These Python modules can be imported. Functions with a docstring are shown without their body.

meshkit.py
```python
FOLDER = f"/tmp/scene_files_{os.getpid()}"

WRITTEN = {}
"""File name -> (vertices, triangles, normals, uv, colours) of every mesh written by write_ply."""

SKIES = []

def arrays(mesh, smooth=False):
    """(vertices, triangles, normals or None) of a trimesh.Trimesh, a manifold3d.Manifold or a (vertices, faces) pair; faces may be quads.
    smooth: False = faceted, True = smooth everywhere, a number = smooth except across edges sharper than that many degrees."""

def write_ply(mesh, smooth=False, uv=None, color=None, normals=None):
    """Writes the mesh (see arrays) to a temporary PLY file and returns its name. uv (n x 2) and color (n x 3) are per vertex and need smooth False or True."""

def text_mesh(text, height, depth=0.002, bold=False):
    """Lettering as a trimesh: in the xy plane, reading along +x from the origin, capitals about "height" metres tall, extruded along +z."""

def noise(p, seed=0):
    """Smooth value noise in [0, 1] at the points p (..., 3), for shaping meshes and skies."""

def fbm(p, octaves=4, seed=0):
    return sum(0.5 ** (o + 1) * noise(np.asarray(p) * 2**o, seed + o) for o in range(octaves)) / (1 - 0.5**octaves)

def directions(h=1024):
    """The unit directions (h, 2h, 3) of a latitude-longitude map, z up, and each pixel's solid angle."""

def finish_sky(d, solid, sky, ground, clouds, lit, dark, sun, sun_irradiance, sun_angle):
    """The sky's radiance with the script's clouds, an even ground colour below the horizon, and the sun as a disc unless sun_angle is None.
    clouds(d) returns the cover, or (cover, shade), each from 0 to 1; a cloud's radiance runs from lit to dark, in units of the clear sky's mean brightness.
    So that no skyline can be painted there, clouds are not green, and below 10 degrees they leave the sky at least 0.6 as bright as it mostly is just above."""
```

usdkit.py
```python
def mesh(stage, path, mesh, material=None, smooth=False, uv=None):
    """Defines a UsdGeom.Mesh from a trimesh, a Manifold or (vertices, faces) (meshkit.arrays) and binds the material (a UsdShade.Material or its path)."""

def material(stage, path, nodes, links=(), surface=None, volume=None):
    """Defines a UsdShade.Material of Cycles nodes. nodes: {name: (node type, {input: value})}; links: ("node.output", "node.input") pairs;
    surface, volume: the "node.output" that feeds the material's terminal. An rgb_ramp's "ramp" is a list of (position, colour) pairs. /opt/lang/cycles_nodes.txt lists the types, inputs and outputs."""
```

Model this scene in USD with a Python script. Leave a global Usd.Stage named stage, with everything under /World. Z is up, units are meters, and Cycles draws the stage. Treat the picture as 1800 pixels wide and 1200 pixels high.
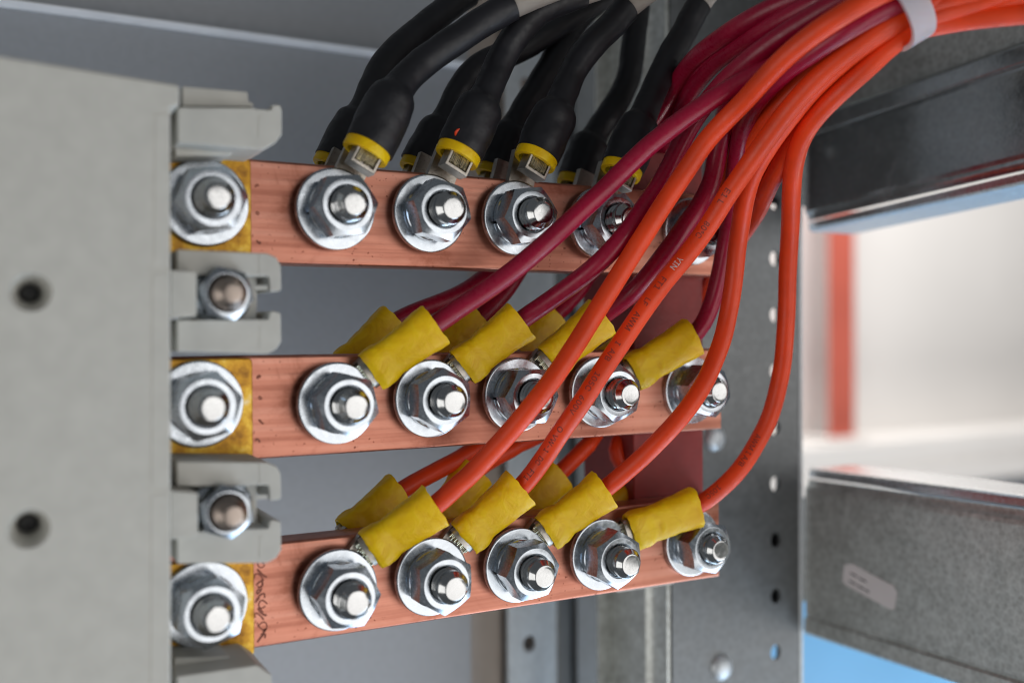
import math, random
import numpy as np, trimesh, usdkit, meshkit
import manifold3d as m3
from shapely.geometry import Polygon, LineString, Point, box as sbox
from shapely import affinity
from scipy.interpolate import CubicSpline, PchipInterpolator
from pxr import Usd, UsdGeom, UsdLux, UsdShade, Gf, Sdf

random.seed(7); rng = np.random.default_rng(7)
stage = Usd.Stage.CreateInMemory()
UsdGeom.SetStageUpAxis(stage, UsdGeom.Tokens.z)
UsdGeom.SetStageMetersPerUnit(stage, 1.0)
UsdGeom.Xform.Define(stage, '/World')
UsdGeom.Scope.Define(stage, '/World/Looks')

# ------------------------------------------------------------------ camera
# world: x along the copper bars, y into the cabinet, z up; lengths below in millimetres, scene in metres
FPX = 1750.0
ex = np.array([3236.0, 33.0, 1750.0]); _a = -.005
ez = np.array([_a, 1.0, -(_a*ex[0]+ex[1])/ex[2]])
ex /= np.linalg.norm(ex); ez /= np.linalg.norm(ez)
ey = np.cross(ex, ez)
CM = np.array([ex, ey, ez])
CAM = -CM @ (np.array([-460/FPX, -116/FPX, 1.0])*288.0)
def ray(px, py): return CM @ np.array([(px-900)/FPX, -(py-600)/FPX, 1.0])
def at(px, py, Y=0.0):
    """the point of the plane y = Y that is seen at photograph position px, py"""
    d = ray(px, py); return CAM + d*((Y-CAM[1])/d[1])
def atx(px, py, X):
    d = ray(px, py); return CAM + d*((X-CAM[0])/d[0])
right, up, fwd = CM @ [1, 0, 0], CM @ [0, 1, 0], CM @ [0, 0, 1]
cam = UsdGeom.Camera.Define(stage, '/World/camera')
m = Gf.Matrix4d(1)
for i, v in enumerate((right, up, -fwd)): m.SetRow(i, Gf.Vec4d(*map(float, v), 0))
m.SetRow(3, Gf.Vec4d(*map(float, CAM*.001), 1))
cam.AddTransformOp().Set(m)
cam.CreateHorizontalApertureAttr(36.0); cam.CreateVerticalApertureAttr(24.0)
cam.CreateFocalLengthAttr(35.0)
cam.CreateFStopAttr(5.2); cam.CreateFocusDistanceAttr(.322)
cam.CreateClippingRangeAttr(Gf.Vec2f(.01, 50))
cam.CreateExposureAttr(0.0)

# ------------------------------------------------------------------ light
dome = UsdLux.DomeLight.Define(stage, '/World/ambient_light')
amb = usdkit.material(stage, '/World/Looks/ambient', {
    'b': ('background_shader', {'color': (.86, .93, 1.0), 'strength': .115})}, surface='b.background')
UsdShade.MaterialBindingAPI.Apply(dome.GetPrim()).Bind(amb)
def rect_light(name, pos, target, w, h, power, color):
    l = UsdLux.RectLight.Define(stage, '/World/'+name)
    l.CreateWidthAttr(w); l.CreateHeightAttr(h); l.CreateIntensityAttr(power); l.CreateColorAttr(Gf.Vec3f(*color))
    pos, target = np.array(pos, float), np.array(target, float)
    z = pos-target; z /= np.linalg.norm(z)
    x = np.cross([0, 0, 1], z); x /= np.linalg.norm(x); y = np.cross(z, x)
    mm = Gf.Matrix4d(1)
    for i, v in enumerate((x, y, z)): mm.SetRow(i, Gf.Vec4d(*map(float, v), 0))
    mm.SetRow(3, Gf.Vec4d(*map(float, pos), 1))
    l.AddTransformOp().Set(mm)
rect_light('window_light', (.66, -1.0, -.38), (.08, 0, 0), 1.45, 1.55, 1.68, (1.0, .97, .94))
rect_light('door_light', (-.95, -.40, -.22), (.2, 0, 0), .8, .8, 1.7, (1.0, .98, .95))
rect_light('hall_light_low', (2.3, .55, -1.7), (1.9, 1.25, -.6), .8, .8, 9.0, (1.0, .97, .94))
rect_light('low_light', (.75, -.35, -.95), (.10, 0, 0), .8, .7, 4.2, (.55, .76, 1.0))
rect_light('hall_light', (1.3, .6, 1.5), (2.1, 1.5, -.1), 1.0, .8, 19.0, (1.0, .96, .92))

# ------------------------------------------------------------------ helpers
def numbered(path):
    if not stage.GetPrimAtPath(path): return path
    k = 1
    while stage.GetPrimAtPath(f'{path}_{k:03d}'): k += 1
    return f'{path}_{k:03d}'
def tag(p, label=None, cat=None, group=None, kind=None):
    p = p.GetPrim() if hasattr(p, 'GetPrim') else p
    for k, v in (('label', label), ('category', cat), ('group', group), ('kind', kind)):
        if v: p.SetCustomDataByKey(k, v)
    return p
def thing(name, label, cat, loc=(0, 0, 0), group=None, roty=None):
    x = UsdGeom.Xform.Define(stage, numbered('/World/'+name))
    x.AddTranslateOp().Set(Gf.Vec3d(*[float(c)*.001 for c in loc]))
    if roty is not None: x.AddRotateYOp().Set(float(roty))
    return tag(x, label, cat, group)
def path_of(p): return str(p.GetPath())
def arr(mesh):
    if hasattr(mesh, 'to_mesh'):
        q = mesh.to_mesh(); return np.array(q.vert_properties[:, :3], float), np.array(q.tri_verts)
    if isinstance(mesh, (tuple, list)):
        v, f = np.asarray(mesh[0], float), np.asarray(mesh[1], int)
        if f.shape[1] == 4: f = np.vstack([f[:, [0, 1, 2]], f[:, [0, 2, 3]]])
        return v, f
    return np.array(mesh.vertices, float), np.array(mesh.faces)
def part(parent, name, mesh, mat, smooth=35, label=None, kind=None, off=(0, 0, 0)):
    v, f = arr(mesh)
    base = '/World' if parent is None else path_of(parent.GetPrim() if hasattr(parent, 'GetPrim') else parent)
    g = usdkit.mesh(stage, numbered(base+'/'+name), trimesh.Trimesh((v-np.array(off))*.001, f, process=False), MAT[mat], smooth=smooth)
    return tag(g, label, kind=kind)
def join(*ms):
    vs, fs, n = [], [], 0
    for q in ms:
        v, f = arr(q); vs.append(v); fs.append(f+n); n += len(v)
    return np.vstack(vs), np.vstack(fs)
AX = {'y': lambda u, v, w: np.stack([u, w, v], 1), 'z': lambda u, v, w: np.stack([u, v, w], 1), 'x': lambda u, v, w: np.stack([w, u, v], 1)}
def mitre(P, d):
    """polygon P (counter-clockwise) moved inwards by d, vertex by vertex"""
    e = np.roll(P, -1, 0)-P; e /= np.linalg.norm(e, axis=1, keepdims=True)+1e-12
    n = np.stack([-e[:, 1], e[:, 0]], 1); n0 = np.roll(n, 1, 0)
    b = n+n0; k = np.maximum((b*b).sum(1), .35)
    return P+d*2*b/k[:, None]
def extrude(poly, w0, w1, axis='y', bev=0.0, steps=3, both=True):
    """a solid from a 2-D outline with rounded front and back edges"""
    if isinstance(poly, (list, tuple, np.ndarray)): poly = Polygon(poly)
    if w0 > w1: w0, w1 = w1, w0
    poly = poly.simplify(.005)
    if poly.interiors or bev <= 0:
        q = trimesh.creation.extrude_polygon(poly, w1-w0, engine='earcut')
        v = np.array(q.vertices); f = np.array(q.faces)
        return fix(AX[axis](v[:, 0], v[:, 1], v[:, 2]+w0), f)
    P = np.array(poly.exterior.coords)[:-1]
    if Polygon(P).exterior.is_ccw is False: P = P[::-1]
    lay = [(bev*(1-math.sin(t)), w0+bev*(1-math.cos(t))) for t in np.linspace(0, math.pi/2, steps+1)]
    lay = [(d, w) for d, w in lay]
    top = [(d, w1-(w-w0)) for d, w in lay[::-1]] if both else [(0, w1)]
    rings = [(mitre(P, d) if d > 1e-9 else P, w) for d, w in lay+top]
    n = len(P)
    V = np.vstack([AX[axis](R[:, 0], R[:, 1], np.full(n, w)) for R, w in rings]); F = []
    for k in range(len(rings)-1):
        for i in range(n):
            a, b = k*n+i, k*n+(i+1) % n
            F += [[a, b, b+n], [a, b+n, a+n]]
    cv, cf = trimesh.creation.triangulate_polygon(Polygon(rings[0][0]), engine='earcut')[:2]
    for k in (0, len(rings)-1):
        cv, cf = trimesh.creation.triangulate_polygon(Polygon(rings[k][0]), engine='earcut')[:2]
        cv = np.array(cv); cf = np.array(cf)
        base = len(V); V = np.vstack([V, AX[axis](cv[:, 0], cv[:, 1], np.full(len(cv), rings[k][1]))])
        F += (cf[:, ::-1] if k == 0 else cf).__add__(base).tolist()
    return fix(V, np.array(F))
def fix(v, f):
    t = trimesh.Trimesh(v, f, process=False); t.merge_vertices(); t.update_faces(t.nondegenerate_faces()); trimesh.repair.fix_normals(t)
    if t.is_watertight and t.volume < 0: t.invert()
    return np.array(t.vertices), np.array(t.faces)
def rounded(poly, r):
    if isinstance(poly, (list, tuple, np.ndarray)): poly = Polygon(poly)
    return poly.buffer(-r, quad_segs=4).buffer(2*r, quad_segs=4).buffer(-r, quad_segs=4)
def box(x0, x1, y0, y1, z0, z1, bev=.4):
    return extrude([(x0, z0), (x1, z0), (x1, z1), (x0, z1)], y0, y1, 'y', bev)
def solid(mesh):
    v, f = mesh
    t = trimesh.Trimesh(v, f, process=False); t.merge_vertices(); t.update_faces(t.nondegenerate_faces())
    if t.volume < 0: t.invert()
    return m3.Manifold(m3.Mesh(np.array(t.vertices, np.float32), np.array(t.faces, np.uint32)))
def lathe(prof, n=48):
    """profile of (radius, height) turned about the axis that points towards the viewer (-y)"""
    prof = np.array(prof, float); t = np.linspace(0, 2*np.pi, n, endpoint=False)
    V = np.array([[r*np.cos(a), -h, r*np.sin(a)] for r, h in prof for a in t]); F = []
    for k in range(len(prof)-1):
        for i in range(n):
            a, b = k*n+i, k*n+(i+1) % n
            F += [[a, b+n, b], [a, a+n, b+n]]
    return fix(V, np.array(F))
def spline(pts, n=60, closed=False):
    pts = np.array(pts, float)
    s = np.r_[0, np.cumsum(np.linalg.norm(np.diff(pts, axis=0), axis=1)**.75)]
    return CubicSpline(s/s[-1], pts, bc_type='natural' if not closed else 'periodic')(np.linspace(0, 1, n))
def frames(P, ref=(0, -1, 0)):
    T = np.gradient(P, axis=0); T /= np.linalg.norm(T, axis=1, keepdims=True)
    n = np.array(ref, float); N = []
    for t in T:
        n = n-t*(n@t); n /= np.linalg.norm(n); N.append(n.copy())
    N = np.array(N); return T, N, np.cross(T, N)
def sweep(P, a, b=None, k=20, ref=(0, -1, 0), inner=None, power=2.0, wob=None, ragged=0.0):
    """tube along P: half-width a across, half-thickness b towards ref; inner = wall thickness of an open sleeve"""
    P = np.asarray(P, float); n = len(P); b = a if b is None else b
    a = np.broadcast_to(np.asarray(a, float), n); b = np.broadcast_to(np.asarray(b, float), n)
    T, N, B = frames(P, ref)
    t = np.linspace(0, 2*np.pi, k, endpoint=False)
    c, s = np.cos(t), np.sin(t)
    c, s = np.sign(c)*abs(c)**(2/power), np.sign(s)*abs(s)**(2/power)
    def rings(da):
        R = []
        for i in range(n):
            q = P[i]+np.outer((b[i]-da)*c, N[i])+np.outer((a[i]-da)*s, B[i]); R.append(q)
        return R
    R = rings(0)
    if wob is not None:
        R = [q+(q-P[i])*((wob(q)-.5)*.12)[:, None] for i, q in enumerate(R)]
    if ragged:
        for i, sg in ((0, -1), (n-1, 1)):
            g = meshkit.noise(R[i]*.55, 3)-.5
            R[i] = R[i]+np.outer(sg*ragged*2*g, T[i])
    if inner: R = R+[r+(R[n-1-j].mean(0)*0) for j, r in enumerate(rings(inner)[::-1])]
    V = np.vstack(R); F = []; nr = len(R)
    for j in range(nr-1 if not inner else nr):
        for i in range(k):
            p, q = j*k+i, j*k+(i+1) % k
            r, u = ((j+1) % nr)*k+i, ((j+1) % nr)*k+(i+1) % k
            F += [[p, r, u], [p, u, q]]
    if not inner:
        V = np.vstack([V, P[:1], P[-1:]]); o = len(V)
        for i in range(k):
            F += [[o-2, i, (i+1) % k], [o-1, (nr-1)*k+(i+1) % k, (nr-1)*k+i]]
    return fix(V, np.array(F))

# ------------------------------------------------------------------ materials
MAT = {}
def M(name, nodes, links, surface='p.BSDF'):
    MAT[name] = usdkit.material(stage, '/World/Looks/'+name, nodes, links, surface=surface)
def plain(name, color, rough, metallic=0.0, nscale=400, var=.12, bump=.15, rvar=.1, extra=None, det=4):
    c = np.array(color)
    M(name, {'tc': ('texture_coordinate', {}), 'n': ('noise_texture', {'scale': nscale, 'detail': det, 'roughness': .6}),
             'n2': ('noise_texture', {'scale': nscale*.12, 'detail': 3}),
             'r': ('rgb_ramp', {'ramp': [(.3, tuple(c*(1-var))), (.7, tuple(np.minimum(c*(1+var), 1)))]}),
             'm': ('map_range', {'from_min': .3, 'from_max': .7, 'to_min': max(rough-rvar, .02), 'to_max': rough+rvar}),
             'b': ('bump', {'strength': bump, 'distance': .0002}),
             'p': ('principled_bsdf', {'metallic': metallic, **(extra or {})})},
      [('tc.object', 'n.vector'), ('tc.object', 'n2.vector'), ('n2.fac', 'r.fac'), ('r.color', 'p.base_color'), ('n.fac', 'm.value'),
       ('m.result', 'p.roughness'), ('n.fac', 'b.height'), ('b.normal', 'p.normal')])
plain('plastic_grey', (.54, .53, .485), .55, nscale=1500, var=.05, bump=.12)
plain('plastic_dark', (.03, .03, .03), .5)
plain('zinc', (.56, .60, .645), .24, 1.0, nscale=500, var=.07, bump=.002, rvar=.06, det=2)
plain('zinc_thread', (.54, .545, .545), .16, 1.0, nscale=700, var=.12, bump=.002, rvar=.06, det=2)
plain('stud_dull', (.36, .30, .26), .38, 1.0, nscale=500, var=.25, bump=.03)
plain('tin', (.42, .385, .34), .40, 1.0, nscale=1400, var=.22, bump=.3)
plain('strand', (.62, .56, .40), .35, 1.0, nscale=1600, var=.3)
M('yellow_vinyl', {'tc': ('texture_coordinate', {}), 'n': ('noise_texture', {'scale': 170, 'detail': 3, 'roughness': .55, 'distortion': 1.2}), 'f': ('noise_texture', {'scale': 1100, 'detail': 3}),
                   'r': ('rgb_ramp', {'ramp': [(.3, (.84, .47, .0)), (.55, (.92, .57, .0)), (.75, (.95, .63, .01))]}),
                   'b': ('bump', {'strength': .28, 'distance': .0013}), 'b2': ('bump', {'strength': .3, 'distance': .0002}),
                   'p': ('principled_bsdf', {'roughness': .42, 'specular_ior_level': .35, 'subsurface_weight': .12, 'subsurface_scale': .002, 'subsurface_radius': (1.0, .6, .1)})},
  [('tc.object', 'n.vector'), ('tc.object', 'f.vector'), ('n.fac', 'r.fac'), ('r.color', 'p.base_color'), ('n.fac', 'b.height'), ('b.normal', 'b2.normal'), ('f.fac', 'b2.height'), ('b2.normal', 'p.normal')])
plain('orange_pvc', (.80, .058, .008), .42, nscale=600, var=.13, bump=.10, extra={'specular_ior_level': .42})
plain('dark_red_pvc', (.31, .003, .031), .34, nscale=600, var=.14, bump=.10)
plain('black_shrink', (.010, .010, .013), .48, nscale=700, var=.3, bump=.35, extra={'specular_ior_level': .5})
plain('beige_jacket', (.36, .32, .28), .6, nscale=600, var=.12)
plain('ink', (.20, .035, .03), .6)
plain('ink_light', (.62, .55, .55), .6)
plain('red_board', (.26, .025, .022), .55, nscale=900, var=.15, bump=.4)
plain('panel_paint', (.37, .39, .42), .42, nscale=2500, var=.04, bump=.15)
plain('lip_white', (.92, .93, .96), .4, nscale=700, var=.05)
plain('beige_paint', (.46, .40, .35), .5, nscale=700, var=.06)
plain('wall_white', (.80, .78, .76), .8, nscale=20, var=.04)
plain('post_red', (.56, .125, .085), .5, nscale=40, var=.1)
plain('board_blue', (.20, .54, .95), .5, nscale=30, var=.06)
plain('nylon', (.62, .55, .60), .4, nscale=600, var=.05, extra={'subsurface_weight': .3, 'subsurface_scale': .003})
plain('sticker_paper', (.84, .80, .80), .55, nscale=600, var=.03)
plain('scorch', (.27, .075, .04), .6, nscale=900, var=.3)
# copper: drawn grain along the bar, dark specks
M('copper', {'tc': ('texture_coordinate', {}), 'mp': ('mapping', {'scale': (22, 900, 900)}), 'n': ('noise_texture', {'scale': 1.0, 'detail': 5, 'roughness': .65}),
             'mp2': ('mapping', {'scale': (6, 160, 260)}), 'n2': ('noise_texture', {'scale': 1.0, 'detail': 3}),
             'bl': ('noise_texture', {'scale': 55, 'detail': 4, 'roughness': .6}),
             'sp': ('noise_texture', {'scale': 650, 'detail': 2}), 'spr': ('rgb_ramp', {'ramp': [(.0, (1, 1, 1)), (.635, (1, 1, 1)), (.70, (.25, .12, .08)), (1, (.2, .1, .07))]}),
             'msk': ('rgb_ramp', {'ramp': [(.47, (0, 0, 0)), (.60, (1, 1, 1))]}),
             'r': ('rgb_ramp', {'ramp': [(.3, (.40, .145, .095)), (.5, (.57, .24, .165)), (.72, (.70, .355, .265))]}),
             'mx': ('mix_color', {'blend_type': 'multiply'}), 'mxb': ('mix_color', {'blend_type': 'multiply', 'fac': .9}), 'st': ('noise_texture', {'scale': 38, 'detail': 6, 'roughness': .7, 'distortion': .6}), 'str': ('rgb_ramp', {'ramp': [(.34, (.62, .50, .44)), (.47, (.93, .90, .90)), (.6, (1, 1, 1)), (.72, (1, .96, .98))]}),
             'm': ('map_range', {'from_min': .3, 'from_max': .7, 'to_min': .32, 'to_max': .46}),
             'ad': ('math', {'math_type': 'multiply_add', 'value2': .5}),
             'b': ('bump', {'strength': .115, 'distance': .0001}), 'p': ('principled_bsdf', {'metallic': .85, 'anisotropic': .4})},
  [('tc.object', 'mp.vector'), ('mp.vector', 'n.vector'), ('tc.object', 'mp2.vector'), ('mp2.vector', 'n2.vector'), ('tc.object', 'sp.vector'), ('tc.object', 'bl.vector'),
   ('n.fac', 'ad.value1'), ('bl.fac', 'ad.value3'), ('n2.fac', 'r.fac'), ('r.color', 'mx.a'), ('sp.fac', 'spr.fac'), ('spr.color', 'mx.b'), ('bl.fac', 'msk.fac'), ('msk.color', 'mx.fac'),
   ('mx.result', 'mxb.a'), ('tc.object', 'st.vector'), ('st.fac', 'str.fac'), ('str.color', 'mxb.b'), ('mxb.result', 'p.base_color'), ('n.fac', 'm.value'), ('m.result', 'p.roughness'), ('n.fac', 'b.height'), ('b.normal', 'p.normal')])
# yellow-passivated terminal plates with a blotchy brown tarnish
M('brass_plate', {'tc': ('texture_coordinate', {}), 'n': ('noise_texture', {'scale': 160, 'detail': 5, 'roughness': .65}),
                  'r': ('rgb_ramp', {'ramp': [(.32, (.22, .085, .01)), (.48, (.55, .27, .02)), (.60, (.74, .46, .05)), (.75, (.74, .60, .36))]}),
                  'b': ('bump', {'strength': .15, 'distance': .0002}), 'p': ('principled_bsdf', {'metallic': .55, 'roughness': .36})},
  [('tc.object', 'n.vector'), ('n.fac', 'r.fac'), ('r.color', 'p.base_color'), ('n.fac', 'b.height'), ('b.normal', 'p.normal')])
# galvanised sheet: spangle, streaks and smudges
def galv(name, lo, hi, rough, metal=.55):
    M(name, {'tc': ('texture_coordinate', {}), 'v': ('voronoi_texture', {'scale': 420}), 'n': ('noise_texture', {'scale': 90, 'detail': 6, 'roughness': .65}),
             'f': ('noise_texture', {'scale': 900, 'detail': 3}), 'mx': ('mix_float', {'fac': .38}), 'mx2': ('mix_float', {'fac': .35}),
             'r': ('rgb_ramp', {'ramp': [(.25, lo), (.7, hi)]}), 'm': ('map_range', {'from_min': .2, 'from_max': .8, 'to_min': rough-.08, 'to_max': rough+.12}),
             'b': ('bump', {'strength': .115, 'distance': .0003}), 'p': ('principled_bsdf', {'metallic': metal})},
      [('tc.object', 'v.vector'), ('tc.object', 'n.vector'), ('tc.object', 'f.vector'), ('n.fac', 'mx.a'), ('v.distance', 'mx.b'), ('mx.result', 'mx2.a'), ('f.fac', 'mx2.b'), ('mx2.result', 'r.fac'), ('r.color', 'p.base_color'),
       ('n.fac', 'm.value'), ('m.result', 'p.roughness'), ('f.fac', 'b.height'), ('b.normal', 'p.normal')])
galv('galvanised', (.32, .325, .30), (.78, .81, .78), .36)
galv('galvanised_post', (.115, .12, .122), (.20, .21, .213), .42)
galv('galvanised_dark', (.42, .44, .45), (.62, .64, .64), .17, .95)
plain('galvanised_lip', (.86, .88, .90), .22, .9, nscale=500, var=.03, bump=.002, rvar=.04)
galv('galvanised_pale', (.50, .53, .55), (.72, .76, .78), .45)

# ------------------------------------------------------------------ background: wall, post, board, cabinet sheets
part(None, 'back_wall', box(-1500, 6000, 1500, 1560, -2500, 3000, 1), 'wall_white').SetCustomDataByKey('kind', 'structure')
tag(stage.GetPrimAtPath('/World/back_wall'), 'bright white wall far behind the open side of the cabinet', 'wall')
c0, c1 = at(1460, 600, 1380)[0], at(1503, 600, 1380)[0]
zb = at(1480, 768, 1380)[2]
t = thing('red_post', 'blurred red upright post standing before the white wall', 'post', ((c0+c1)/2, 1380, zb))
part(t, 'shaft', box(c0, c1, 1380, 1390, zb, 900, 2), 'post_red', off=((c0+c1)/2, 1380, zb))
part(t, 'foot_plate', box(c0-25, c1+25, 1360, 1440, zb-8, zb, 1), 'wall_white', off=((c0+c1)/2, 1380, zb))
t = thing('white_ledge', 'white ledge under the red post along the far wall', 'ledge', (2000, 1400, zb-10))
part(t, 'ledge_body', box(-500, 4500, 1330, 1498, zb-120, zb-10, 4), 'wall_white', off=(2000, 1400, zb-10))
part(t, 'front_strip', box(-500, 4500, 1322, 1328, zb-125, zb-75, 1), 'wall_white', off=(2000, 1400, zb-10))
zt = at(1500, 1010, 1250)[2]
t = thing('blue_board', 'bright blue board low behind the lower rail', 'board', (1800, 1250, zt-600))
part(t, 'sheet', box(600, 3600, 1250, 1262, zt-1200, zt, 2), 'board_blue', off=(1800, 1250, zt-600))

# ---- grey mounting panel (two sheets, lip between them)
YP = 150.0
xr = at(826, 600, YP)[0]
zl = at(400, 50, YP-10)[2]
t = thing('mounting_panel', 'blue grey painted steel mounting panel behind the copper bars', 'panel', (0, YP, 0))
part(t, 'lower_sheet', box(-420, xr, YP, YP+3, -420, zl-1.3, .8), 'panel_paint', off=(0, YP, 0))
part(t, 'upper_sheet', box(-420, xr, YP+.5, YP+3.5, zl+1.3, 420, .8), 'panel_paint', off=(0, YP, 0))
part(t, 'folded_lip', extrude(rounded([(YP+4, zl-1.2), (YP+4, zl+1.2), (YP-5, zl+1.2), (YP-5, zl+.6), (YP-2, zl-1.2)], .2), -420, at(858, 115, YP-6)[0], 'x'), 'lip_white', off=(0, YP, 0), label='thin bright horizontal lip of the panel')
# ---- beige strip and folded rear upright
YR = 158.0
xs0, xs1 = at(822, 600, YR)[0], at(882, 600, YR)[0]
t = thing('beige_strip', 'beige painted upright strip between grey panel and perforated upright', 'strip', ((xs0+xs1)/2, YR, 0))
part(t, 'strip_face', box(xs0, xs1, YR, YR+3, -420, 420, .8), 'beige_paint', off=((xs0+xs1)/2, YR, 0))
part(t, 'strip_return', box(xs1-2, xs1, YR+3.2, YR+25, -420, 420, .4), 'beige_paint', off=((xs0+xs1)/2, YR, 0))
YQ = 150.0
q0, q1 = at(891, 600, YQ)[0], at(976, 600, YQ)[0]
t = thing('rear_upright', 'pale galvanised rear upright with holes beside the beige strip', 'upright', (q0, YQ, 0))
plate = sbox(q0, -420, q1, 420)
hx = at(928, 600, YQ)[0]
za, zb2 = at(925, 150, YQ)[2], at(929, 1131, YQ)[2]
for zz in np.arange(-5, 7)*(za-zb2)/4+zb2: plate = plate.difference(affinity.scale(Point(hx, zz).buffer(3.6, quad_segs=8), 1, 1.15))
part(t, 'perforated_face', extrude(plate, YQ, YQ+2.2, 'y'), 'galvanised_pale', off=(q0, YQ, 0))
part(t, 'hole_backing', box(q0+1, q1+2, YQ+16, YQ+18, -420, 420, .3), 'stud_dull', off=(q0, YQ, 0))
xs = [at(p, 600, y)[0] for p, y in ((977, 150), (1000, 165), (1012, 162), (1100, 170), (1112, 190), (1150, 176), (1165, 186), (1192, 190), (1300, 195))]
ysx = [150, 165, 162, 170, 190, 176, 186, 190, 195]
line = LineString(list(zip(xs, ysx))).buffer(1.0, quad_segs=3, cap_style='flat', join_style='round')
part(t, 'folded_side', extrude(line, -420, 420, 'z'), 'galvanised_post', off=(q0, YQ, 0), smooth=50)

# ---- near perforated corner post
YC = 52.0
p0, p1 = at(1180, 600, YC)[0], at(1404, 600, YC)[0]
t = thing('corner_post', 'dark galvanised corner post with a column of round holes', 'post', (p0, YC, 0))
face = sbox(p0+.1, -420, p1, 420)
hx = at(1363, 800, YC)[0]; zh = at(1363, 850, YC)[2]
for k in range(-18, 18): face = face.difference(affinity.scale(Point(hx, zh+k*25.6).buffer(2.9, quad_segs=8), 1, 1.18))
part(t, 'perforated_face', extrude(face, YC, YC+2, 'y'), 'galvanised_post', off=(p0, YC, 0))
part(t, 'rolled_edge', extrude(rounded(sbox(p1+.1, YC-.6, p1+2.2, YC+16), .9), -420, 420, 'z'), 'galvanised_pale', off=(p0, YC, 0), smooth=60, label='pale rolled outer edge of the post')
ret = LineString([(p0-1, YC+1), (p0-1, YC+10), (p0-4, YC+13), (p0-4, YC+24), (p0-1, YC+27), (p0-1, YC+44), (p0-9, YC+44)]).buffer(.9, quad_segs=4, cap_style='flat', join_style='round')
part(t, 'inner_return', extrude(ret, -420, 420, 'z'), 'galvanised', off=(p0, YC, 0), smooth=50)
for px_, py_ in ((1256, 770), (1268, 1172), (1250, 372)):
    c = at(px_, py_, YC)
    part(t, 'dome_plug', lathe([(0, 3.0), (2.5, 2.8), (4.6, 1.9), (5.6, .6), (5.8, 0), (0, -.3)], 28)[0]+c-[0, .05, 0] if False else (lathe([(0, 3.0), (2.5, 2.8), (4.6, 1.9), (5.6, .6), (5.8, 0), (0, 0)], 28)[0]+c-[0, .1, 0], lathe([(0, 3.0), (2.5, 2.8), (4.6, 1.9), (5.6, .6), (5.8, 0), (0, 0)], 28)[1]), 'galvanised_pale', off=(p0, YC, 0))

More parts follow.
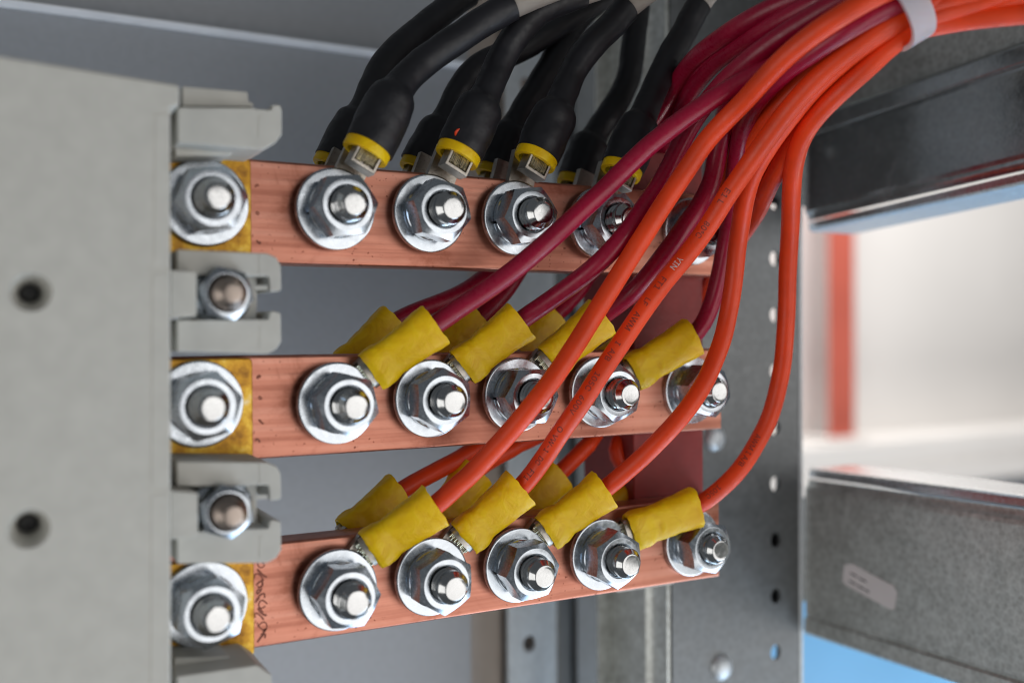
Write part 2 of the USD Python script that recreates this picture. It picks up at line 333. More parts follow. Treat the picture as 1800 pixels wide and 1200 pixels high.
# ---- side rails that come forward from the post
XR = p1+4.0
def rail(name, label, pt, pb, flip, far=None):
    zt, zb = atx(*pt, XR)[2], atx(*pb, XR)[2]
    t = thing(name, label, 'rail', (XR, 0, (zt+zb)/2)); off = (XR, 0, (zt+zb)/2)
    h = zt-zb
    # profiles in x,z: rolled flange on top; then step, web, step and lip
    fl = [(30, h), (3.6, h), (2.4, h-.8), (2.2, h-3.2)]
    web = [(2.1, h-4.2), (2.0, h-6.5), (0.2, h-8.5), (0, h-10), (0, 9.5), (.6, 7.5), (-.8, 6.5), (-1.2, 1.2), (0, 0), (30, -.4)]
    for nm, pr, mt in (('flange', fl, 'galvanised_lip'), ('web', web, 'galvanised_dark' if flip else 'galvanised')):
        if flip: pr = [(x, h-z) for x, z in pr]
        sec = LineString([(XR+x, zb+z) for x, z in pr]).buffer(.9 if nm == 'web' else .8, quad_segs=4, cap_style='flat', join_style='round')
        v, f = extrude(sec, -330, YC-.8, 'y')
        if far:
            q = atx(*far, XR); q0_ = atx(*(pb if flip else pt), XR)
            v[:, 2] += (v[:, 1]-q0_[1])*(q[2]-q0_[2])/(q[1]-q0_[1])
        part(t, nm, (v, f), mt, off=off, smooth=60)
    part(t, 'end_tab', box(p0+20, XR+28, YC+6, YC+8, zb+12, zt-14, .4), 'galvanised_post', off=off)
    return t, zt, zb
rl, zlt, zlb = rail('lower_rail', 'galvanised steel channel rail below, carrying a small white sticker', (1415, 826), (1411, 1108), False, (1800, 876))
ru, zut, zub = rail('upper_rail', 'dark galvanised steel channel rail above the white opening', (1425, 212), (1412, 405), True, (1800, 318))
t = thing('side_sheet', 'galvanised side sheet above the upper rail', 'sheet', (XR+8, 0, zut))
part(t, 'sheet', box(XR+8, XR+9.5, -330, YC-1, zut-6, zut+260, .4), 'galvanised', off=(XR+8, 0, zut))
part(t, 'folded_edge', box(XR+5.5, XR+7.9, -330, YC-1, zut+60, zut+64, .5), 'galvanised', off=(XR+8, 0, zut))
# ---- sticker on the lower rail
pts = [atx(a, b, XR-1.2) for a, b in ((1484, 992), (1498, 990), (1570, 1029), (1577, 1040), (1572, 1070), (1564, 1070), (1488, 1029), (1481, 1020))]
yz = rounded([(p[1], p[2]) for p in pts], .25)
t = thing('sticker', 'small white tilted sticker stuck on the lower rail', 'sticker', pts[0])
part(t, 'paper', extrude(yz, XR-1.25, XR-1.05, 'x'), 'sticker_paper', off=pts[0])
for (a, b), (c, d) in (((1495, 1006), (1507, 1013)), ((1510, 1015), (1523, 1022)), ((1493, 1020), (1505, 1027)), ((1507, 1028), (1519, 1035)), ((1521, 1036), (1528, 1040))):
    A, B = atx(a, b, XR-1.2), atx(c, d, XR-1.2)
    part(t, 'printed_line', extrude(LineString([A[1:], B[1:]]).buffer(.33, cap_style='flat'), XR-1.33, XR-1.26, 'x'), 'plastic_dark', off=pts[0])

# ------------------------------------------------------------------ copper bars
T = 11.0
ZB = {'top': 56.8, 'middle': -.1, 'bottom': -55.0}
BX = [24.6, 55.0, 85.7, 118.2, 159.3]
ZBOLT = {'top': 58.2, 'middle': .6, 'bottom': -55.0}
x1 = 174.2
for nm, z in ZB.items():
    t = thing('copper_bar', {'top': 'topmost copper bar, black cables bolted to it', 'middle': 'middle copper bar, dark red cables bolted to it', 'bottom': 'lowest copper bar, orange cables bolted to it'}[nm], 'busbar', (0, 0, z), group=None)
    b = box(-40, x1+(0, .9, -.4)[list(ZB).index(nm)], 0, T, z-15, z+15, .9)
    part(t, 'bar', b, 'copper', off=(0, 0, z))
    # scorch squiggles beside the terminal plate
    r = np.random.default_rng(len(nm))
    n = {'top': 3, 'middle': 4, 'bottom': 13}[nm]
    for k in range(n):
        zc = z+12-25*(k+.5)/n+r.uniform(-.6, .6); xc = 2.4+r.uniform(-.4, 1.0)
        th = np.linspace(0, r.uniform(3.5, 6.5), 14); am = r.uniform(.5, 1.2) if nm == 'bottom' else r.uniform(.2, .5)
        L = LineString(np.stack([xc+am*np.cos(th+k)*1.2, zc+am*np.sin(th*1.3)], 1)).buffer(r.uniform(.16, .34))
        part(t, 'scorch_mark', extrude(L if L.geom_type == 'Polygon' else L.geoms[0], -.06, .05, 'y'), 'scorch', off=(0, 0, z))

# ---- brass plates at the switch terminals
PLX0 = -40
TERM = {'top': (383, 343), 'middle': (373, 717), 'bottom': (381, 1089)}
for nm, (ya, yb) in {'top': (279, 452), 'middle': (629, 805), 'bottom': (975, 1152)}.items():
    zt_, zb_ = at(443, ya, -3)[2], at(443, yb, -3)[2]
    xe = at(443, 500, -3)[0]
    c = (xe-12, -3, (zt_+zb_)/2)
    t = thing('terminal_plate', f'yellowed metal terminal plate on the left end of the {nm} copper bar' if nm != 'bottom' else 'yellowed metal terminal plate on the left end of the lowest copper bar', 'terminal', c)
    part(t, 'plate', extrude(rounded(sbox(-40, zb_, xe, zt_), 1.3), -3, -.05, 'y', .5), 'brass_plate', off=c)

# ---- red insulating board behind the bars
i0, i1 = at(1113, 600, T+.2)[0], at(1236, 600, T+.2)[0]
t = thing('insulating_board', 'dark red insulating board standing behind the right ends of bars', 'insulator', ((i0+i1)/2, T, 0))
part(t, 'board', box(i0, i1, T+.2, T+14, -69, 88, .8), 'red_board', off=((i0+i1)/2, T, 0))
part(t, 'spacer', box(i0+4, i1-4, T+14.2, YC-.3, -50, 80, .8), 'red_board', off=((i0+i1)/2, T, 0))
part(t, 'foot', box(i0-7, i1-14, T+.6, T+9, -74, -69.3, .6), 'beige_paint', off=((i0+i1)/2, T, 0), label='small tan block under the board')

# ------------------------------------------------------------------ bolts
def hexagon(af, r=0): return [(af/math.sqrt(3)*math.cos(math.radians(60*k+30)), af/math.sqrt(3)*math.sin(math.radians(60*k+30))) for k in range(6)]
def nut_mesh(af, h0, h1, hole):
    """hexagon nut with the conical chamfer that leaves arcs on its flats"""
    n = 12; th = np.arange(6*n)*2*np.pi/(6*n)
    R_ = af/2/np.cos((th+1e-9) % (np.pi/3)-np.pi/6)
    rt = af*.438; k = math.tan(math.radians(29))
    hs = np.minimum(h1-(R_-rt)*k, h1-.15); hb = h0+np.maximum(R_-af*.5, 0)*.35
    rings = [(np.full(6*n, hole), np.full(6*n, h0)), (np.full(6*n, af*.47), np.full(6*n, h0)), (R_, hb), (R_, hs), (np.full(6*n, rt+.12), np.full(6*n, h1-.10)), (np.full(6*n, rt-.12), np.full(6*n, h1)),
             (np.full(6*n, hole+.8), np.full(6*n, h1)), (np.full(6*n, hole), np.full(6*n, h1-.75)), (np.full(6*n, hole), np.full(6*n, h0))]
    V = np.vstack([np.stack([r*np.cos(th), -h, r*np.sin(th)], 1) for r, h in rings]); F = []; N_ = 6*n
    for a in range(len(rings)-1):
        for i in range(N_):
            p, q = a*N_+i, a*N_+(i+1) % N_
            F += [[p, q+N_, q], [p, p+N_, q+N_]]
    return fix(V, np.array(F))
def thread(r, h0, h1, pitch=1.7):
    prof = [(0, h0), (r, h0)]; h = h0
    while h+pitch < h1-1.75:
        prof += [(r, h+.15), (r-.95, h+pitch*.48), (r-.95, h+pitch*.60), (r, h+pitch*.93)]; h += pitch
    prof += [(r, h1-1.9), (r-.35, h1-1.7), (r-1.45, h1-.25), (r-1.75, h1-.06), (r-2.6, h1+.02), (0, h1+.04)]
    return lathe(prof, 40)
def washer_mesh(ro, ri, h0, h1, e=.7):
    return lathe([(ri, h0), (ro-e, h0), (ro-.2, h0+e*.3), (ro, h0+e), (ro, h1-e), (ro-.2, h1-e*.3), (ro-e, h1), (ri, h1), (ri, h0)], 72)
def split_washer(ro, ri, h0, h1):
    m_ = solid(lathe([(ri, h0), (ro-.3, h0), (ro, h0+.3), (ro, h1-.3), (ro-.3, h1), (ri, h1), (ri, h0)], 64))
    cut = solid(box(-.45, .45, -h1-1, -h0+1, -ro-1, -ri+1, .01)).rotate([0, 25, 0])
    return m_-cut
W, SW, NT = washer_mesh(12.2, 5.4, 0, 2.4), split_washer(8.9, 5.3, 2.45, 4.7), nut_mesh(17, 4.75, 12.8, 5.15)
STUDS = {'long': thread(5.05, 4, 19.2), 'short': thread(5.05, 4, 17.3), 'plain': thread(5.05, 4, 18.4)}
protos = {}
def make_bolt(kind, label, loc, roty):
    if kind in protos:
        x = UsdGeom.Xform.Define(stage, numbered('/World/hex_bolt')); x.GetPrim().GetReferences().AddInternalReference(protos[kind].GetPath())
        ops = UsdGeom.Xformable(x).GetOrderedXformOps()
        if len(ops) == 2: ops[0].Set(Gf.Vec3d(*[float(c)*.001 for c in loc])); ops[1].Set(float(roty))
        x.GetPrim().SetInstanceable(True)
        return tag(x, label, 'bolt', 'hex bolts clamping cables and bars')
    t = thing('hex_bolt', label, 'bolt', loc, 'hex bolts clamping cables and bars', roty)
    protos[kind] = t
    part(t, 'washer', W, 'zinc', 30); part(t, 'lock_washer', SW, 'zinc', 30)
    part(t, 'nut', NT, 'zinc', 27); part(t, 'stud', STUDS[kind], 'zinc_thread', 32)
    return t
ORD = ['first', 'second', 'third', 'fourth', 'fifth']
WHO = {'top': 'black', 'middle': 'dark red', 'bottom': 'orange'}
for nm in ZB:
    for k, x in enumerate(BX):
        z = ZBOLT[nm]+(0, .3, .3, .2, -.6)[k]
        base = -.1 if k == 4 else -2.75
        bar = {'top': 'topmost', 'middle': 'middle', 'bottom': 'lowest'}[nm]
        lab = f'zinc hex bolt, {ORD[k]} from left on the {bar} copper bar' + (', at its right end' if k == 4 else f', clamping {WHO[nm]} cables')
        make_bolt('short' if k == 4 else ('plain' if k == 0 else 'long'), lab, (x+(0, 0, 0, .2, .4)[k], base+rng.uniform(0, .25), z), rng.uniform(0, 60))
    p = at(*TERM[nm], -21.7)
    make_bolt('plain', f'zinc hex bolt on the yellowed terminal plate of the {bar} copper bar', (p[0], -3.05, p[2]), rng.uniform(-20, 20))

# ------------------------------------------------------------------ switch housing
YH, YB = -33.0, -24.0
def P2(pts, Y): return [(at(a, b, Y)[0], at(a, b, Y)[2]) for a, b in pts]
h = thing('switch_housing', 'light grey plastic switch body filling the left side', 'switch', (0, 0, 0))
body = P2([(-80, 84), (316, 149), (316, 187), (300, 188), (301, 1200), (299, 1330), (-80, 1400)], YH)
body = solid(extrude(rounded(body, .9), YH, 40, 'y', .8, 4, both=False))
for a, b in ((54, 513), (51, 929)):
    c = at(a, b, YH)
    cut = lathe([(0, 40), (5.6, 40), (5.6, -.2-YH*0+ -6+6), (0, 0)], 40)
    hole = lathe([(0, 24), (2.5, 24), (2.8, 28), (4.6, 33), (4.8, 45), (0, 45)], 44)
    body = body-solid((hole[0]+np.array([c[0], 0, c[2]])*1.0, hole[1]))
part(h, 'body', body, 'plastic_grey', 18)
for a, b in ((54, 513), (51, 929)):
    c = at(a, b, YH)
    hd = lathe([(0, 25.0), (.8, 25.0), (1.0, 26.2), (1.9, 25.9), (2.2, 25.2), (2.2, 24.1), (0, 24.1)], 32)
    part(h, 'screw', (hd[0]+[c[0], 0, c[2]], hd[1]), 'plastic_dark', 40)
# thin raised covers beside the terminal slots (the body is stepped there)
for pts in ([(262, 470), (346, 478), (346, 556), (262, 560)], [(258, 862), (348, 866), (348, 944), (258, 952)]):
    part(h, 'slot_cover', extrude(rounded(P2(pts, YH+3), .5), YH+3, 20, 'y', .8, 3, both=False) if False else extrude(rounded(P2([(300, pts[1][1]-4), pts[1], pts[2], (300, pts[2][1]+4)], YH+2), .4), YH+2, 25, 'y', .35, 3, both=False), 'plastic_grey', 20)
# terminal shroud blocks
def shroud(pts, Y=YB, depth=34, r=.55, bev=.5, name='shroud_block'):
    return part(h, name, extrude(rounded(P2(pts, Y), r), Y, Y+depth, 'y', bev, 3, both=False), 'plastic_grey', 20)
# top block with its shelf and clip
shroud([(318, 188), (448, 189), (450, 191), (478, 193), (478, 184), (492, 184), (496, 192), (496, 236), (484, 252), (462, 263), (312, 251), (312, 190)], YB)
shroud([(320, 151), (436, 161), (437, 178), (446, 181), (446, 188.5), (320, 187.5)], YB+2.5, 36)
shroud([(308, 252), (412, 266), (405, 274), (308, 274)], YB+9, 16)
ribs = [((455, 206), (462, 206), (461, 242), (454, 242))]
# C-shaped pairs round the two studs
def pair(dy, s=1.0, tilt=0.0):
    f = lambda pts: [(a, b+dy+(a-300)*tilt) for a, b in pts]
    shroud(f([(311, 438), (470, 445), (486, 452), (494, 466), (495, 508), (491, 512), (474, 513), (472, 486), (311, 482)]))
    shroud(f([(311, 562), (440, 561), (472, 561), (474, 548), (480, 546), (494, 550), (495, 600), (486, 614), (470, 622), (311, 618)]))
    shroud(f([(345, 474), (452, 478), (452, 570), (345, 568)]), YB+6, 26, name='slot_floor')
    ribs.append(tuple(f([(456, 446), (463, 446), (462, 482), (456, 482)]))); ribs.append(tuple(f([(456, 575), (463, 575), (462, 612), (456, 612)])))
    ribs.append(tuple(f([(448, 502), (470, 502), (470, 509), (448, 510)])))
pair(0); pair(373, tilt=-.035)
shroud([(311, 1188), (450, 1168), (458, 1172), (478, 1186), (480, 1260), (311, 1280)], YB)
shroud([(306, 1156), (402, 1152), (418, 1168), (306, 1184)], YB+9, 16)
for q in ribs:
    A = P2(q, YB); part(h, 'moulded_groove', extrude(Polygon(A), YB-.12, YB+.4, 'y'), 'plastic_grey')
for q in (((262, 471), (299, 472), (299, 477), (262, 476)), ((260, 857), (299, 859), (299, 864), (260, 862)), ((284, 184), (299, 184), (299, 188), (284, 188))):
    part(h, 'moulded_groove', extrude(Polygon(P2(q, YH)), YH-.10, YH+.5, 'y'), 'plastic_grey')
strip = P2([(272, 200), (297, 202), (297, 466), (270, 466)], YH)
part(h, 'edge_rib', extrude(rounded(strip, .5), YH-.16, YH+1, 'y', .14, 3, both=False), 'plastic_grey', 20)
strip = P2([(268, 480), (297, 480), (297, 854), (266, 852)], YH)
part(h, 'edge_rib', extrude(rounded(strip, .5), YH-.16, YH+1, 'y', .14, 3, both=False), 'plastic_grey', 20)
strip = P2([(266, 868), (297, 868), (296, 1300), (264, 1300)], YH)
part(h, 'edge_rib', extrude(rounded(strip, .5), YH-.16, YH+1, 'y', .14, 3, both=False), 'plastic_grey', 20)
# flange nuts on the two studs between the shrouds
FN = None
for k, (a, b) in enumerate(((408, 514), (409, 906))):
    p = at(a, b, -33)
    loc = (p[0], -18.2, p[2])
    t = thing('flange_nut', ('upper' if k == 0 else 'lower')+' flange nut on a dull stud between grey plastic shrouds', 'nut', loc, 'nuts on studs between the shrouds', 12+k*9)
    fl = lathe([(4.6, 0), (7.6, 0), (8.3, .5), (8.3, 1.4), (7.2, 2.4), (4.6, 2.6), (4.6, 0)], 56)
    part(t, 'flange', fl, 'zinc', 40); part(t, 'nut_body', nut_mesh(12.6, 2.4, 9.4, 4.3), 'zinc', 27)
    part(t, 'stud', thread(4.2, .5, 15.5, 1.25), 'stud_dull', 32)

# ------------------------------------------------------------------ cables
def lift(x, Y):
    """keeps the swept-up cables near the depth of the bars' front, as a bundle"""
    u = (x-900)/FPX; base = 312*float(ray(x, 600)[1])-289.0
    k = float(np.interp(x, [1150, 1300, 1650], [.7, .5, .28]))
    return base+k*(Y-base) if Y < base else Y
def U(p): p = np.array(p, float); return p/np.linalg.norm(p)
def lug_plate(c, dirv, L, y0, y1, r=10.2, neck=5.2):
    pl = Point(0, 0).buffer(r, quad_segs=12).union(Polygon([(0, -r*.8), (r*.9, -neck), (L, -neck), (L, neck), (r*.9, neck), (0, r*.8)]))
    pl = pl.difference(Point(0, 0).buffer(5.3, quad_segs=8))
    ang = math.atan2(dirv[1], dirv[0])
    pl = affinity.translate(affinity.rotate(pl, ang, origin=(0, 0), use_radians=True), c[0], c[1])
    return extrude(pl, y0, y1, 'y')
def strands(A, d, half, n, rad, l0, l1, normal, r):
    """a fan of wire ends lying beside each other, along d from A"""
    side = np.cross(d, normal); ms = []
    for k in range(n):
        o = A+side*half*(2*(k+.5)/n-1)+normal*r.uniform(-.15, .15)
        ms.append(sweep(np.array([o-d*(l0+r.uniform(-.5, .5)), o+d*l1]), rad, k=6))
    return join(*ms)
def text_on(parent, P, r, s, start, height, mat, twist=0.0, reverse=False, off=(0, 0, 0)):
    """printed characters wrapped on a cable, start = arc length where the print begins"""
    L = np.r_[0, np.cumsum(np.linalg.norm(np.diff(P, axis=0), axis=1))]
    q = meshkit.text_mesh(s, height, .05)
    q = q.subdivide_to_size(.9) if hasattr(q, 'subdivide_to_size') else q
    v, f = np.array(q.vertices), np.array(q.faces)
    T, N, B = frames(P)
    sgn = -1 if reverse else 1
    u = np.clip(start+sgn*v[:, 0], 0, L[-1]-.01)
    ip = lambda A: np.stack([np.interp(u, L, A[:, i]) for i in range(3)], 1)
    C_, Nn = ip(P), ip(N); Tt = ip(T)
    toward = CAM-C_; toward -= Tt*(toward*Tt).sum(1)[:, None]; toward /= np.linalg.norm(toward, axis=1)[:, None]
    Bb = np.cross(Tt*sgn, toward)*-1
    a = (v[:, 1]-height*.5)/r+twist
    pos = C_+(r+.015+v[:, 2:3])*(toward*np.cos(a)[:, None]+Bb*np.sin(a)[:, None])
    part(parent, 'printed_text', (pos, f), mat, off=off, smooth=False)

def spade_cable(name, label, cat, bolt, sA, sB, pts, mat, group, rear=False, seed=0, yoff=(-5.6, -11.0), rad=3.08, lab_text=None):
    """ring lug, flattened yellow sleeve and insulated wire; sA, sB: ends of the sleeve axis; pts: rest of the wire"""
    r = np.random.default_rng(seed)
    bx, bz = bolt
    A, B = at(*sA, yoff[0]), at(*sB, yoff[1])
    if rear:
        A = A+[r.uniform(-.6, .6), 0, r.uniform(-.6, .6)]; B = B+[r.uniform(-1.5, .5), 0, r.uniform(-.5, 1.8)]
        A[1] = T+6.2; B[1] = T+8.5
    t = thing(name, label, cat, (bx, 0, bz), group); off = (bx, 0, bz)
    d2 = U([A[0]-bx, A[2]-bz]); L = math.hypot(A[0]-bx, A[2]-bz)
    y0, y1 = (-2.7, -.05) if not rear else (T+.05, T+2.7)
    lug = part(t, 'ring_lug', lug_plate((bx, bz), d2, L+1.5, y0, y1, 10.2, 4.6), 'tin', off=off)
    ax = U(B-A); nrm = np.array([0, -1.0, 0]) if not rear else np.array([0, 1.0, 0])
    part(lug, 'barrel', sweep(np.array([A-ax*1.4+nrm*-.6, A+ax*12]), 5.0, 2.6, 18, power=2.4), 'tin', off=off)
    part(t, 'wire_strands', strands(A-nrm*.3, ax, 4.3, 15, .3, 2.9, 1.0, nrm, r), 'strand', off=off)
    # sleeve: waist near the lug, flared towards the wire, a little crumpled
    n = 34; s = np.linspace(0, 1, n)
    P = A+np.outer(s, B-A)+np.outer(np.sin(s*np.pi)*r.uniform(-.3, .3), [1, 0, 1])
    a = np.interp(s, [0, .08, .2, .3, .7, 1], [6.6, 6.9, 6.75, 6.15, 6.6, 7.3])+r.uniform(-.15, .15)
    b = np.interp(s, [0, .08, .22, .32, .7, 1], [3.4, 4.1, 3.9, 3.2, 4.2, 4.9])
    wob = lambda q: .5+1.25*(meshkit.fbm(q*.26+seed*3.1, 4, seed)-.5)
    part(t, 'sleeve', sweep(P, a, b, 44, inner=.7, power=3.0, wob=wob, ragged=.45), 'yellow_vinyl', 40, off=off)
    W_ = [B-ax*7, B]+[at(x, y, lift(x, Y)) for x, y, Y in pts]
    W_ = spline(W_, 90)
    W_[8:] += .45*np.stack([meshkit.fbm(W_[8:]*.05+5*seed+j*17, 2, j)-.5 for j in range(3)], 1)*2
    part(t, 'insulation', sweep(W_, rad, k=22), mat, 60, off=off)
    return t, W_, off

RED = {  # dark red cables on the middle bar: sleeve ends and route
 0: ((652, 654), (765, 571), [(868, 500, -21), (962, 424, -29), (1062, 333, -32), (1135, 262, -40), (1208, 205, -49), (1290, 152, -62), (1390, 92, -80), (1480, 38, -100), (1570, -12, -120), (1680, -60, -140)]),
 1: ((812, 646), (915, 564), [(1008, 499, -22), (1078, 437, -31), (1130, 368, -32), (1176, 295, -33), (1206, 235, -36), (1255, 165, -45), (1325, 98, -70), (1410, 40, -95), (1500, -10, -120), (1620, -60, -150)]),
 2: ((966, 636), (1058, 556), [(1106, 518, -21), (1168, 446, -29), (1222, 372, -31), (1252, 316, -32), (1264, 262, -34), (1292, 190, -42), (1350, 122, -65), (1440, 48, -95), (1530, -8, -120), (1640, -60, -150)]),
 3: ((1111, 657), (1217, 592), [(1246, 545, -13), (1264, 488, -16), (1276, 420, -20), (1288, 340, -28), (1303, 240, -42), (1335, 172, -68), (1385, 124, -90), (1480, 58, -122), (1562, 13, -141), (1680, -40, -165)])}
ORANGE = {
 0: ((652, 967), (766, 887), [(850, 808, -20), (950, 695, -30), (1040, 562, -32), (1100, 462, -36), (1147, 392, -40), (1195, 318, -44), (1240, 250, -52), (1287, 199, -63), (1340, 143, -84), (1402, 83, -106), (1480, 27, -130), (1570, -20, -152), (1700, -60, -165)]),
 1: ((816, 946), (916, 856), [(988, 757, -24), (1075, 627, -32), (1160, 505, -36), (1236, 411, -42), (1282, 338, -52), (1322, 279, -62), (1382, 200, -82), (1440, 136, -100), (1500, 86, -117), (1562, 42, -134), (1650, 2, -150), (1780, -30, -165)]),
 2: ((959.5, 936), (1062, 860), [(1148, 785, -22), (1222, 698, -28), (1268, 602, -28), (1288, 505, -30), (1298, 415, -36), (1312, 336, -46), (1340, 272, -58), (1395, 196, -78), (1462, 124, -102), (1540, 62, -126), (1640, 12, -147), (1780, -18, -165)]),
 3: ((1107, 936), (1223, 890), [(1288, 838, -16), (1342, 760, -20), (1372, 660, -24), (1382, 560, -26), (1387, 430, -34), (1393, 320, -48), (1404, 258, -62), (1432, 208, -80), (1478, 160, -98), (1535, 108, -116), (1592, 62, -131), (1645, 44, -141), (1720, 32, -152), (1810, 22, -163), (1960, 8, -178)])}
RED_REAR = {
 0: [(800, 520, 22), (900, 450, 24), (1010, 370, 24), (1100, 275, 20), (1160, 190, 5), (1215, 112, -20), (1275, 62, -45), (1350, 18, -70), (1450, -20, -95), (1600, -60, -130)],
 1: [(885, 515, 22), (930, 450, 25), (1010, 385, 26), (1110, 290, 22), (1175, 190, 5), (1230, 118, -20), (1290, 70, -45), (1370, 22, -72), (1460, -15, -98), (1600, -55, -130)],
 2: [(1015, 515, 22), (1060, 440, 25), (1110, 350, 25), (1165, 250, 15), (1205, 175, -5), (1260, 108, -32), (1330, 60, -60), (1400, 22, -85), (1490, -18, -112), (1620, -60, -140)],
 3: [(1180, 545, 30), (1215, 480, 32), (1238, 380, 24), (1255, 280, 8), (1275, 200, -15), (1315, 128, -42), (1380, 66, -75), (1460, 18, -102), (1540, -18, -125), (1660, -70, -155)]}
ORANGE_REAR = {
 0: [(795, 812, 20), (890, 748, 26), (1040, 690, 34), (1180, 640, 42), (1240, 545, 32), (1258, 450, 14), (1266, 380, -4), (1276, 310, -20), (1292, 240, -36), (1340, 172, -58), (1400, 115, -80), (1480, 62, -106), (1570, 12, -130), (1700, -30, -155)],
 1: [(940, 768, 23), (1010, 715, 29), (1100, 660, 37), (1195, 615, 42), (1246, 520, 28), (1268, 430, 6), (1282, 360, -14), (1308, 270, -36), (1352, 205, -56), (1410, 142, -78), (1490, 82, -104), (1580, 28, -130), (1720, -15, -155)],
 2: [(1025, 790, 20), (1060, 745, 26), (1120, 690, 36), (1200, 610, 42), (1238, 520, 30), (1275, 450, 2), (1328, 378, -22), (1348, 335, -34), (1378, 280, -50), (1425, 212, -72), (1490, 142, -98), (1560, 76, -122), (1630, 30, -140), (1720, 8, -154), (1820, -8, -165)],
 3: [(1085, 800, 20), (1120, 745, 26), (1170, 680, 38), (1215, 600, 40), (1248, 500, 26), (1280, 420, 0), (1310, 350, -20), (1335, 300, -34), (1375, 240, -52), (1430, 170, -76), (1500, 108, -102), (1580, 48, -130), (1690, 15, -152), (1800, -25, -170)]}
texts = {}
for k in range(4):
    spade_cable('dark_red_cable', f'dark red cable with yellow sleeve, front of middle bar, {ORD[k]} bolt from left', 'cable', (BX[k], ZBOLT['middle']), *RED[k], 'dark_red_pvc', 'dark red cables on the middle bar', seed=10+k)
    t, W_, off = spade_cable('orange_cable', f'orange cable with yellow sleeve, front of lowest bar, {ORD[k]} bolt from left', 'cable', (BX[k], ZBOLT['bottom']), *ORANGE[k], 'orange_pvc', 'orange cables on the lowest bar', seed=20+k)
    texts[k] = (t, W_, off)
    s = RED[k]; spade_cable('dark_red_cable', f'dark red cable with yellow sleeve behind the middle bar, {ORD[k]} bolt from left', 'cable', (BX[k], ZBOLT['middle']), s[0], s[1], RED_REAR[k], 'dark_red_pvc', 'dark red cables on the middle bar', rear=True, seed=30+k)
    s = ORANGE[k]; spade_cable('orange_cable', f'orange cable with yellow sleeve behind the lowest bar, {ORD[k]} bolt from left', 'cable', (BX[k], ZBOLT['bottom']), s[0], s[1], ORANGE_REAR[k], 'orange_pvc', 'orange cables on the lowest bar', rear=True, seed=40+k)
def arc_at(P, px_, py_):
    L = np.r_[0, np.cumsum(np.linalg.norm(np.diff(P, axis=0), axis=1))]
    q = (P-CAM) @ CM
    d = np.hypot(900+FPX*q[:, 0]/q[:, 2]-px_, 600-FPX*q[:, 1]/q[:, 2]-py_)
    return L[np.argmin(d)]
t, W_, off = texts[1]
def words(k, items, mat):
    t, W_, off = texts[k]
    for s, (a, b), h in items:
        text_on(t, W_, 3.08, s, arc_at(W_, a, b), h, mat, twist=-.25, reverse=True, off=off)
words(1, [('E1 L', (1284, 330), 1.9), ('80°C', (1248, 386), 1.9), ('FT1', (1168, 487), 1.9), ('LF', (1146, 532), 1.7), ('AWM', (1128, 555), 1.9), ('I', (1098, 607), 1.8), ('A/B', (1086, 622), 1.8), ('105C', (1066, 657), 1.8), ('600V', (1034, 698), 1.8), ('O', (998, 748), 1.8), ('VW-1', (983, 760), 1.7), ('DC', (956, 795), 1.7), ('FT1', (940, 812), 1.8)], 'ink')
words(1, [('YIN', (1192, 460), 1.9)], 'ink_light')
words(3, [('AWM I A/B', (1338, 768), 1.9), ('105C', (1270, 855), 1.8)], 'ink')

# black cables with heat-shrink boots on the top bar
BLACK = {
 0: ((641, 272), (699, 158), [(735, 118, -7), (790, 78, -9), (850, 38, -12), (905, 8, -15), (1000, -30, -20), (1120, -70, -26)], 5),
 1: ((802, 278), (850, 176), [(880, 108, -7), (912, 55, -9), (950, 18, -11), (1010, -8, -14), (1110, -40, -18), (1220, -70, -22)], 4.2),
 2: ((939, 285), (982, 188), [(1006, 130, -7), (1036, 85, -8), (1078, 42, -9), (1102, 15, -10), (1150, -22, -12), (1230, -70, -16)], 4),
 3: ((1090, 306), (1128, 210), [(1150, 158, -6), (1178, 100, -7), (1206, 52, -8), (1222, 20, -9), (1255, -25, -11), (1310, -80, -14)], 4)}
BLACK_REAR = {
 0: [(672, 120, 22), (745, 48, 24), (815, -5, 26), (900, -50, 28), (1010, -90, 30)],
 1: [(835, 125, 21), (905, 90, 20), (965, 55, 18), (1020, 18, 16), (1075, -12, 16), (1180, -60, 16)],
 2: [(968, 115, 21), (1000, 55, 22), (1035, 15, 24), (1080, -20, 26), (1150, -70, 28)],
 3: [(1100, 150, 21), (1112, 90, 22), (1118, 40, 23), (1124, 0, 24), (1135, -60, 25)]}
END = {0: (900, 12), 1: (1022, -12), 2: (1102, 15), 3: (1236, 14)}
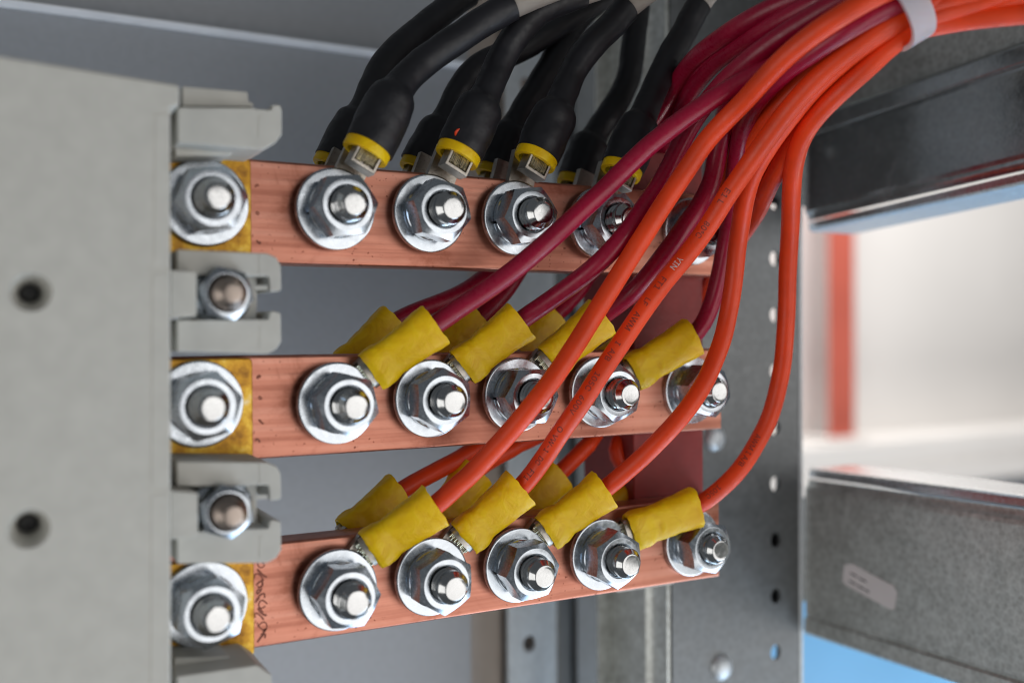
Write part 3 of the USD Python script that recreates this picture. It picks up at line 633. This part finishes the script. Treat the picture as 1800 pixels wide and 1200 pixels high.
def black_cable(k, rear):
    sA, sB, pts, _ = BLACK[k]; bx, bz = BX[k], ZBOLT['top']; r = np.random.default_rng(60+k+10*rear)
    yc = -8.6 if not rear else T+9.4
    A, B = at(*sA, -8.6), at(*sB, -8.6)
    A[1] = B[1] = yc
    if rear: A = A+[r.uniform(-.8, .8), 0, r.uniform(-1, 0)]; B = B+[r.uniform(-1.5, 0), 0, -2]; pts = BLACK_REAR[k]
    side = 'behind' if rear else 'on the front of'
    t = thing('black_cable', f'black heat-shrunk cable {side} the topmost bar, {ORD[k]} bolt from left', 'cable', (bx, 0, bz), 'black cables on the topmost bar'); off = (bx, 0, bz)
    ax = U(B-A); nrm = np.array([0, -1.0 if not rear else 1.0, 0])
    d2 = U([A[0]-bx, A[2]-bz]); L = math.hypot(A[0]-bx, A[2]-bz)
    y0, y1 = (-2.7, -.05) if not rear else (T+.05, T+2.7)
    lug = part(t, 'ring_lug', lug_plate((bx, bz), d2, L+4, y0, y1, 10.4, 4.7), 'tin', off=off)
    # crimped square barrel that opens towards the ring, wire ends showing in it
    side_ = np.cross(ax, nrm); c = A+nrm*1.2
    tray = solid(box(-4.2, 4.2, -4.4, 3.0, -5.2, 9, .5))-solid(box(-3.3, 3.3, -9, -1.9, -4.2, 12, .01))
    v, f = arr(tray); v = c+np.outer(v[:, 0], side_)-np.outer(v[:, 1], nrm)*.78+np.outer(v[:, 2], ax)
    part(lug, 'barrel', fix(v, f), 'tin', 20, off=off)
    part(t, 'wire_strands', join(*[strands(c+nrm*o, ax, 3.0, 11, .27, 3.2, 3.0, nrm, r) for o in (1.8, 2.4, 2.9)]), 'strand', off=off)
    n = 16; s = np.linspace(0, 1, n)
    Lb = np.linalg.norm(B-A)
    col = np.array([A-ax*.2, A+ax*.4, A+ax*3.2, A+ax*8])
    part(t, 'yellow_collar', sweep(col, [7.0, 7.2, 7.2, 7.0], [6.4, 6.6, 6.6, 6.4], 40, inner=1.5), 'yellow_vinyl', 50, off=off)
    W_ = spline([A+ax*2.6, A+ax*Lb*.55, B]+[at(*p) for p in pts], 140)
    Ls = np.r_[0, np.cumsum(np.linalg.norm(np.diff(W_, axis=0), axis=1))]
    e = arc_at(W_, *END[k]) if not rear else min(Ls[-1]*.9, arc_at(W_, END[k][0]+(-60, 50, 10, -112)[k], 12))
    keep = W_[Ls <= e]; lk = Ls[Ls <= e]
    rad = PchipInterpolator([0, Lb*.3, Lb*.66, Lb*.78, Lb*.92, Lb*1.1, 400], [7.55, 7.8, 7.5, 7.0, 5.1, 4.75, 4.65])(lk)
    wob = lambda q: meshkit.fbm(q*.18+k*5.0, 2, 60+k)
    part(t, 'heat_shrink', sweep(keep, rad, rad*.94, 36, wob=wob), 'black_shrink', 60, off=off)
    part(t, 'jacket', sweep(W_[Ls >= e-3], 4.1, k=24), 'beige_jacket', 60, off=off)
    if k == 1 and not rear:
        p = at(834, 264, -17); q = A+ax*4.4
        # orange paint nick on the boot
        th = (CAM-q); th -= ax*(th@ax); th = U(th); sd = np.cross(ax, th)
        pts3 = [q+ax*u+7.62*(th*math.cos(w)+sd*math.sin(w)) for u, w in ((-.6, -.42), (.3, -.46), (1.2, -.44), (2.0, -.38))]
        part(t, 'paint_nick', sweep(spline(pts3, 10), [.12, .25, .35, .42, .42, .38, .36, .3, .2, .1], .14, 8), 'orange_pvc', 60, off=off)
for k in range(4):
    black_cable(k, False); black_cable(k, True)

# ------------------------------------------------------------------ cable tie round the orange bundle
c = at(1580, 14, lift(1580, -136))
tan = U(at(1650, -22, lift(1650, -146))-at(1510, 62, lift(1510, -122)))
upv = U(np.cross(tan, CM @ [0, 0, 1])); 
if upv[2] < 0: upv = -upv
tow = np.cross(tan, upv)
if tow @ (CAM-c) < 0: tow = -tow
th = np.linspace(0, 2*np.pi, 61)[:-1]
ring = np.array([c+upv*(12.0*math.copysign(abs(math.sin(w))**.8, math.sin(w))+1.8)+tow*8.6*math.copysign(abs(math.cos(w))**.8, math.cos(w)) for w in th])
nn = U(tan)
V, F = [], []
for i, p in enumerate(ring):
    o = U(p-(c+upv*1.8))
    for du, do in ((-3.6, 0), (3.6, 0), (3.6, 1.3), (-3.6, 1.3)): V.append(p+nn*du+o*do)
for i in range(60):
    for j in range(4):
        a, b = i*4+j, i*4+(j+1) % 4; a2, b2 = ((i+1) % 60)*4+j, ((i+1) % 60)*4+(j+1) % 4
        F += [[a, b, b2], [a, b2, a2]]
t = thing('cable_tie', 'white translucent nylon cable tie round the orange cable bundle', 'cable tie', c)
part(t, 'strap', fix(np.array(V), np.array(F)), 'nylon', 50, off=c)
hd = sweep(np.array([c+upv*15.2-nn*4, c+upv*15.2+nn*4]), 4.5, 3.2, 16, power=5)
part(t, 'tie_head', hd, 'nylon', 40, off=c)
